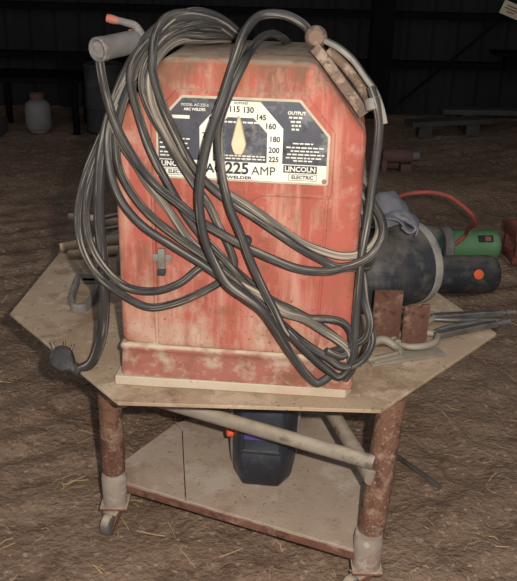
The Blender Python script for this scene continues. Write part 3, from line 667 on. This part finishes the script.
# locking clamps
def locking_clamp(root_loc, ang, label, L=.205, flip=1):
    o = empty('locking_clamp', root_loc, ang)
    tag(o, label, 'locking clamp', 'locking clamps on the cart')
    z = .013
    bm = bmesh.new()  # fixed handle: a folded channel with an adjusting screw in its end
    P = round_poly([(-.004, -.010), (.05, -.009), (L*.7, -.007), (L, -.008), (L, .008), (L*.7, .007), (.05, .010), (-.004, .012)], .004, 3)
    slab(bm, [Vector((p.x, p.y*flip)) for p in P], z-.007, z+.007, .002, 'z'); link('handle', bm, M['steel'], o)
    bm = bmesh.new(); tube(bm, [V(.0, -.012*flip, z), V(.05, -.024*flip, z), V(.11, -.027*flip, z-.003), V(.17, -.034*flip, z-.004)], [.006, .0065, .0065, .0055], 10); link('lever', bm, M['steel'], o)
    bm = bmesh.new(); lathe(bm, [(0, .005), (.012, .005), (.013, .0085), (.022, .0085), (.024, .0055), (.030, .0055), (.031, .0075), (.036, .0075), (.037, 0)], V(L-.003, 0, z), (1, 0, 0), 16); link('screw', bm, M['steel'], o)
    for s, k in ((1, 1.0), (-1, .8)):
        pts = [V(.004, .004*s*flip, z), V(-.022, .030*s*k*flip, z), V(-.058, .036*s*k*flip, z), V(-.088, .026*s*k*flip, z), V(-.102, .006*s*flip, z)]
        bm = bmesh.new(); tube(bm, pts, [.0075, .0085, .008, .0075, .0065], 10, .006); lathe(bm, [(-.008, .010), (-.006, .012), (.0, .012), (.002, .010)], pts[-1]+V(0, 0.0, 0), (.2, -s*flip, 0), 14)
        link('jaw', bm, M['steel_dusty'], o)
locking_clamp((.405, 1.735, ZT+.001), .20, 'steel locking clamp pointing past the cart corner, the farther of two', .175)
locking_clamp((.395, 1.640, ZT+.001), .42, 'steel locking clamp with dusty jaws in front of the rusty plates', .17, -1)
o = empty('steel_strip', (.318, 1.553, ZT), .33)
tag(o, 'short flat steel strip lying in front of the rusty plates', 'steel strip')
bm = bmesh.new(); box(bm, V(0, 0, .003), V(.175, .034, .005), None, .001); box(bm, V(-.05, .0, .009), V(.07, .026, .005), Matrix.Rotation(.15, 4, 'Z'), .001); link('bar', bm, M['steel_dusty'], o)
o = empty('c_clamp', (.262, 1.556, ZT+.001), .5)
tag(o, 'dust covered small curved clamp frame between cable tangle and rusty plates', 'clamp')
bm = bmesh.new(); tube(bm, [V(-.035, -.018, .010), V(-.03, .012, .012), V(-.005, .026, .020), V(.025, .022, .024), V(.04, 0, .014), V(.042, -.02, .010)], [.008, .0095, .010, .010, .009, .007], 10, .005); link('frame', bm, M['steel_dusty'], o)
bm = bmesh.new(); tube(bm, [V(-.045, -.019, .010), V(.0, -.020, .010), V(.030, -.020, .010)], .0045, 10, smooth=False); lathe(bm, [(0, .009), (.006, .009)], V(.030, -.020, .010), (1, 0, 0), 12); link('screw', bm, M['steel_dusty'], o)

# tools behind the welder, left
GT = 'hand tools behind the welder'
def hammer(name, a, b, r, label, head, cat='hammer'):
    a = Vector(a); b = Vector(b)
    o = empty(name, a); tag(o, label, cat, GT)
    d = (b-a)
    bm = bmesh.new(); tube(bm, [V(0, 0, 0), d*.1, d*.35, d*.7, d], [r*.75, r*1.1, r*1.05, r*.8, r*.75], 14, .01); link('handle', bm, M['wood_handle'], o)
    bm = bmesh.new(); s = Vector((-d.y, d.x, 0)).normalized()
    if head == 'hammer': lathe(bm, [(-.055, .004), (-.03, .010), (-.012, .014), (.012, .014), (.03, .012), (.034, .016), (.045, .016), (.047, .013)], d*.97, s, 20)
    else: lathe(bm, [(-.07, .002), (-.03, .009), (.0, .011), (.05, .008), (.08, .003)], d*.97, s, 16)
    link('head', bm, M['rust'], o)
hammer('hammer', (-.560, 2.285, ZT+.055), (-.20, 2.245, ZT+.035), .013, 'dusty wooden hammer handle sticking out highest behind the looped cables', 'hammer')
hammer('hammer', (-.552, 2.125, ZT+.018), (-.25, 2.235, ZT+.030), .015, 'thick pale wooden handle jutting past the left edge of the cart', 'hammer')
hammer('chipping_hammer', (-.520, 2.08, ZT+.016), (-.24, 2.16, ZT+.020), .012, 'thin darker handle lying just below the thick pale one', 'chip')
for a, b, r, lb in (((-.50, 2.18, ZT+.072), (-.26, 2.30, ZT+.10), .006, 'thin steel rod slanting up behind the cable loops'),
                    ((-.45, 2.13, ZT+.066), (-.22, 2.24, ZT+.085), .005, 'thinner steel rod lying lower among the tool handles')):
    bm = bmesh.new(); tube(bm, [Vector(a), (Vector(a)+Vector(b))/2, Vector(b)], r, 10); tag(link('steel_rod', bm, M['dark_handle']), lb, 'rod', GT)
o = empty('steel_block', (-.33, 2.03, ZT), .1); tag(o, 'dusty steel block lying against the left side of the welder', 'steel block')
bm = bmesh.new(); box(bm, V(0, 0, .022), V(.09, .10, .044), None, .003); box(bm, V(.0, .02, .052), V(.08, .05, .018), None, .003); link('block', bm, M['sheet'], o)
bm = bmesh.new(); tube(bm, [V(-.36, 1.86, ZT+.010), V(-.33, 1.99, ZT+.012), V(-.27, 2.08, ZT+.012)], .009, 12); tag(link('steel_bar', bm, M['rust']), 'short rusty bar lying on the cart beside the welder base', 'bar')

# grey buckle-like ring
o = empty('metal_ring', (-.425, 1.84, ZT), 0); tag(o, 'grey pear shaped metal ring lying on the cart left of the welder', 'metal ring')
bm = bmesh.new()
P = round_poly([(-.042, .085), (-.030, -.05), (-.010, -.105), (.022, -.105), (.036, -.04), (.030, .085)], .02, 5)
ci = inset(P, .014)
loft(bm, [xy(P, .001), xy(P, .016), xy(inset(P, .003), .021), xy(inset(P, .011), .021), xy(ci, .016), xy(ci, .001)], False, False)
link('loop', bm, M['sheet'], o, angle=50)
bm = bmesh.new(); box(bm, V(-.005, .082, .013), V(.07, .022, .012), None, .003); link('bridge', bm, M['sheet'], o)

# ------------------------------------------------------------------ welding helmet on the shelf
he = empty('welding_helmet', (.022, 1.602, ZS), -.10)
tag(he, 'glossy dark welding helmet with purple lens standing on the cart shelf', 'welding helmet')
def hsec(z, w, f, yb, ym, yf):
    return [V(-w*.96, yb, z), V(-w, ym, z), V(-w*.93, ym-(ym-yf)*.55, z), V(-f, yf, z), V(-f*.9, yf-.002, z), V(f*.9, yf-.002, z), V(f, yf, z), V(w*.93, ym-(ym-yf)*.55, z), V(w, ym, z), V(w*.96, yb, z)]
secs = [(.000, .058, .036, .045, .02, -.044), (.002, .068, .042, .06, .02, -.057), (.008, .075, .046, .075, .03, -.064), (.020, .079, .049, .09, .03, -.068), (.050, .081, .051, .10, .03, -.070), (.092, .082, .052, .10, .03, -.070),
        (.098, .082, .053, .10, .03, -.064), (.158, .083, .054, .105, .03, -.062), (.195, .082, .053, .11, .03, -.055), (.228, .076, .048, .11, .03, -.036), (.252, .062, .038, .10, .035, -.008), (.264, .038, .026, .09, .045, .020)]
bm = bmesh.new()
loft(bm, [hsec(*s) for s in secs])
link('shell', bm, M['helmet'], he, angle=50)
bm = bmesh.new()
for s in (-1, 1):
    pts = [V(s*w*.985, yb-.004, z) for z, w, f, yb, ym, yf in secs[1:-1]]
    tube(bm, pts, .006, 8)
    if s == -1:
        pts = [V(-w*.985, ym-.01, z) for z, w, f, yb, ym, yf in secs[1:-2]]
        tube(bm, pts, .0105, 8)
link('shell_edge', bm, M['helmet_edge'], he, label='dusty grey edge of the shell')
bm = bmesh.new()
for c, s in ((V(0, -.066, .098), V(.104, .014, .008)), (V(0, -.064, .150), V(.104, .014, .008)), (V(-.048, -.065, .124), V(.008, .014, .056)), (V(.048, -.065, .124), V(.008, .014, .056))): box(bm, c, s, None, .002)
wf = link('window_frame', bm, M['helmet'], he)
bm = bmesh.new(); box(bm, V(0, -.0625, .124), V(.090, .005, .042), None, .0008); link('lens', bm, M['lens'], wf, label='purple viewing lens')
bm = bmesh.new(); lathe(bm, [(0, .010), (.004, .0105), (.014, .010), (.016, .007), (.016, 0)], V(-.080, -.010, .110), (-1, -.5, .1), 20); link('knob', bm, M['orange'], he, label='orange side knob')
he.scale = (.90, .94, .98)

# ------------------------------------------------------------------ gas cylinders lying on the floor behind
def gas_cylinder(name, end, ax, r, L, m, label, collar=None):
    ax = Vector(ax).normalized(); e = Vector(end)
    o = empty(name, e-V(0, 0, r)); tag(o, label, 'gas cylinder', 'gas cylinders on the floor')
    pr = [(-L-.10, 0), (-L-.10, .02), (-L-.06, .025), (-L-.03, r*.6), (-L+.02, r*.9), (-L+.06, r)]
    for k in range(9):
        a = PI/2*k/8; pr.append((-r*.62+r*.62*math.sin(a)*1.0, r*(max(0, math.cos(a)))**.6))
    bm = bmesh.new(); lathe(bm, pr, e, ax, 48); rel(o, bm); link('body', bm, m, o)
    bm = bmesh.new(); lathe(bm, [(-L-.135, .01), (-L-.13, .017), (-L-.105, .017), (-L-.10, .012)], e, ax, 16); rel(o, bm); link('valve', bm, M['brass'], o)
    return o, e, ax
o, e, ax = gas_cylinder('gas_cylinder', (1.03, 3.335, .068), (.985, .10, 0), .068, .40, M['green'], 'bright green gas cylinder lying on the dirt, rounded end to the right')
bm = bmesh.new()
def patch(bm, e, ax, r, h0, h1, a0, a1, th=.002):
    N = V(-ax.y, ax.x, 0)*-1; B = V(0, 0, 1)
    g = []
    for i in range(5):
        h = h0+(h1-h0)*i/4
        g.append([bm.verts.new(e+ax*h+(N*math.cos(a0+(a1-a0)*j/6)+B*math.sin(a0+(a1-a0)*j/6))*(r+th)) for j in range(7)])
    for i in range(4):
        for j in range(6): bm.faces.new((g[i][j], g[i+1][j], g[i+1][j+1], g[i][j+1]))
patch(bm, e, ax, .068, -.115, -.050, .55, 1.0, .003); rel(o, bm); lbm = link('label_sticker', bm, M['blacklabel'], o, label='dark label near the end')
bm = bmesh.new(); patch(bm, e, ax, .068, -.085, -.060, .62, .9, .0045); rel(o, bm); link('label_mark', bm, M['holder_red'], lbm, label='reddish mark on the label')
bm = bmesh.new(); lathe(bm, [(-.262, .070), (-.258, .080), (-.225, .082), (-.218, .070)], e, ax, 48); rel(o, bm); link('collar', bm, M['rim'], o, label='dusty grey band')
o, e, ax = gas_cylinder('gas_cylinder', (.935, 2.985, .074), (.992, .10, 0), .074, .5, M['navy'], 'slim navy gas cylinder with an orange round spot lying behind the cart')
bm = bmesh.new(); N_ = V(ax.y, -ax.x, 0)
lathe(bm, [(0, .019), (.003, .019), (.004, .016), (.004, 0)], e-ax*.105+(N_*.93+V(0, 0, .36))*.0725, N_*.93+V(0, 0, .36), 20); rel(o, bm); link('sticker', bm, M['orange'], o, label='orange round spot')
bm = bmesh.new(); patch(bm, e, ax, .074, -.265, -.24, .8, .95, .002); rel(o, bm); link('label_sticker', bm, M['oldwhite'], o)
o, e, ax = gas_cylinder('gas_cylinder', (.755, 3.17, .094), (.90, -.43, 0), .094, .50, M['dark_green'], 'dusty dark green gas cylinder lying between the navy tank and the bright green one')
bm = bmesh.new(); patch(bm, e, ax, .094, -.11, -.08, .6, .95, .003); rel(o, bm); link('label_sticker', bm, M['oldwhite'], o)

bm = bmesh.new()
tube(bm, [V(.40, 2.60, .46), V(.47, 2.86, .40), V(.545, 2.95, .397), V(.627, 2.96, .403), V(.70, 2.965, .388), V(.75, 2.97, .357), V(.80, 2.975, .315), V(.830, 3.03, .262), V(.845, 3.18, .19), V(.86, 3.262, .135), V(.83, 3.255, .105), V(.77, 3.25, .06), V(.70, 3.26, .013), V(.60, 3.34, .013)], .0085, 12, .01)
tag(link('hose', bm, M['hose']), 'thin red rubber hose looping over the green gas cylinder', 'hose')
bm = bmesh.new(); tube(bm, [V(.40, 2.62, .33), V(.46, 2.66, .36), V(.53, 2.70, .385)], .012, 10); tag(link('hose_end', bm, M['hose']), 'short stub of orange red hose behind the cap', 'hose')

cr = empty('crate', (1.195, 3.36, ground_h(1.195, 3.36)), .05); tag(cr, 'red brown open slatted crate on the dirt at the right edge', 'crate')
for c, s in ((V(0, -.07, .130), V(.24, .016, .045)), (V(0, -.07, .022), V(.24, .016, .030)), (V(0, .10, .130), V(.24, .016, .045)), (V(0, .10, .022), V(.24, .016, .030)), (V(-.11, .015, .130), V(.016, .153, .045)), (V(-.11, .015, .022), V(.016, .153, .030)), (V(.11, .015, .08), V(.016, .153, .14))):
    bm = bmesh.new(); box(bm, c, s, None, .003); link('slat', bm, M['crate'], cr)
for sx in (-1, 1):
    for y in (-.055, .085):
        bm = bmesh.new(); box(bm, V(sx*.098, y, .076), V(.02, .02, .15), None, .003); link('post', bm, M['crate'], cr)

bm = bmesh.new(); tube(bm, [V(.372, 1.835, ground_h(.372, 1.835)+.012), V(.464, 1.684, ground_h(.464, 1.684)+.012)], .0065, 12, smooth=False)
tag(link('metal_rod', bm, M['steel']), 'grey metal rod lying on the dirt behind the right leg of the cart', 'rod')

# ------------------------------------------------------------------ dim things along the back wall
o = empty('propane_bottle', (-1.54, 5.62, 0)); tag(o, 'grubby white propane bottle in the dark below the bench frame', 'gas bottle')
bm = bmesh.new(); lathe(bm, [(0, .06), (.005, .066), (.02, .066), (.025, .08), (.05, .088), (.17, .088), (.20, .078), (.218, .05), (.222, .02)], V(0, 0, 0), (0, 0, 1), 32); link('body', bm, M['oldwhite'], o)
bm = bmesh.new(); lathe(bm, [(0, .046), (.05, .05), (.052, .047), (.002, .043)], V(0, 0, .21), (0, 0, 1), 24); lathe(bm, [(0, .014), (.03, .014), (.032, .02), (.045, .02)], V(0, 0, .22), (0, 0, 1), 14); link('collar', bm, M['redpaint'], o)
o = empty('bench', (-1.55, 5.75, 0)); tag(o, 'dark steel bench frame standing over the white propane bottle', 'bench')
bm = bmesh.new(); box(bm, V(0, 0, .36), V(.62, .42, .03), None, .004); link('bench_top', bm, M['girt'], o)
for sx in (-.28, .28):
    for sy in (-.18, .18):
        bm = bmesh.new(); box(bm, V(sx, sy, .17), V(.04, .04, .35), None, .003); link('leg', bm, M['girt'], o)
o = empty('barrel', (-1.10, 5.72, 0)); tag(o, 'dull grey steel barrel in the dark beside the bench frame', 'barrel')
bm = bmesh.new(); lathe(bm, [(0, .12), (.0, .13), (.01, .135), (.02, .13), (.16, .13), (.17, .137), (.18, .13), (.31, .13), (.32, .137), (.33, .13), (.44, .13), (.45, .135), (.46, .13), (.455, .12)], V(0, 0, 0), (0, 0, 1), 40); link('body', bm, M['drumgrey'], o)
o = empty('step_box', (-1.92, 5.50, 0)); tag(o, 'low grey box on the dirt at the far left edge', 'box')
bm = bmesh.new(); box(bm, V(0, 0, .05), V(.34, .25, .10), None, .01); link('body', bm, M['drumgrey'], o)
for (a, b, lb) in (((1.02, 5.75, .10), (1.62, 5.95, .10), 'pale grey plank lying low in front of the back wall'), ((1.30, 6.05, .14), (2.30, 6.10, .14), 'dark plank lying behind the pale grey one')):
    a = Vector(a); b = Vector(b); bm = bmesh.new(); d = b-a
    box(bm, (a+b)/2, V(d.length, .14, .035), Matrix.Rotation(math.atan2(d.y, d.x), 4, 'Z'), .003)
    for q in (.2, .8): box(bm, a+d*q-V(0, 0, a.z/2+.008), V(.09, .12, a.z-.016), None, .002)
    tag(link('plank', bm, M['lumber']), lb, 'plank')
o = empty('bottle_jack', (.80, 4.72, 0)); tag(o, 'dull reddish bottle jack lying in the dark behind the cart, pale nose to the right', 'bottle jack')
bm = bmesh.new(); lathe(bm, [(-.10, .035), (-.09, .042), (.06, .042), (.075, .036)], V(0, 0, .115), (1, .05, 0), 24); box(bm, V(-.09, 0, .05), V(.03, .12, .10), None, .004); box(bm, V(.04, 0, .036), V(.06, .09, .075), None, .004); link('body', bm, M['redpaint'], o)
bm = bmesh.new(); lathe(bm, [(.075, .026), (.11, .026), (.12, .02), (.121, 0)], V(0, 0, .115), (1, .05, 0), 20); link('nose', bm, M['oldwhite'], o)
o = empty('wall_sign', (1.83, WY-.13, .82), 0); tag(o, 'small pale sign tag hanging on the back wall at top right', 'sign')
bm = bmesh.new(); box(bm, V(0, 0, 0), V(.15, .006, .10), Matrix.Rotation(.35, 4, 'Y'), .002); link('tag', bm, M['sign'], o)
bm = bmesh.new(); tube(bm, [V(0, .005, .04), V(.0, .06, .10)], .004, 6, smooth=False); link('hook', bm, M['girt'], o)
bm = bmesh.new()
for z, w in ((.02, .09), (.0, .11), (-.02, .06)): box(bm, Matrix.Rotation(.35, 4, 'Y') @ V(0, -.0035, z), V(w, .002, .009), Matrix.Rotation(.35, 4, 'Y'))
link('mark', bm, M['sign_ink'], o)
o = empty('wall_shelf', (1.86, WY-.23, .52), 0); tag(o, 'dark steel shelf bracket fixed to the back wall at the right edge', 'shelf')
bm = bmesh.new(); box(bm, V(0, 0, 0), V(.30, .24, .02), None, .002); box(bm, V(.05, .06, -.07), V(.18, .1, .12), None, .002); link('ledge', bm, M['girt'], o)

# ------------------------------------------------------------------ light and camera
w = bpy.data.worlds.new('World'); scene.world = w; w.use_nodes = True
bg = w.node_tree.nodes['Background']; bg.inputs[0].default_value = (.80, .88, 1.0, 1); bg.inputs[1].default_value = AMB
ld = bpy.data.lights.new('camera_flash', 'POINT'); ld.energy = FLASH; ld.shadow_soft_size = .012; ld.color = (1.0, .97, .92)
lo = bpy.data.objects.new('camera_flash', ld); col.objects.link(lo); lo.location = (.075, 0, 1.25+.055)
lo.rotation_euler = (math.radians(90-20), 0, 0)

cam = bpy.data.cameras.new('camera'); cam.sensor_fit = 'VERTICAL'; cam.sensor_height = 24.0; cam.lens = 820*24/581
cam.clip_start = .02; cam.clip_end = 100
co = bpy.data.objects.new('camera', cam); col.objects.link(co)
co.matrix_world = Matrix.Translation((0, 0, 1.25)) @ Matrix.Rotation(math.radians(90-23.1), 4, 'X') @ Matrix.Rotation(math.radians(1.5), 4, 'Z')
scene.camera = co
scene.view_settings.view_transform = 'Standard'; scene.view_settings.look = 'None'
scene.view_settings.gamma = 1.0; scene.view_settings.use_curve_mapping = False
scene.view_settings.exposure = EXPOSURE
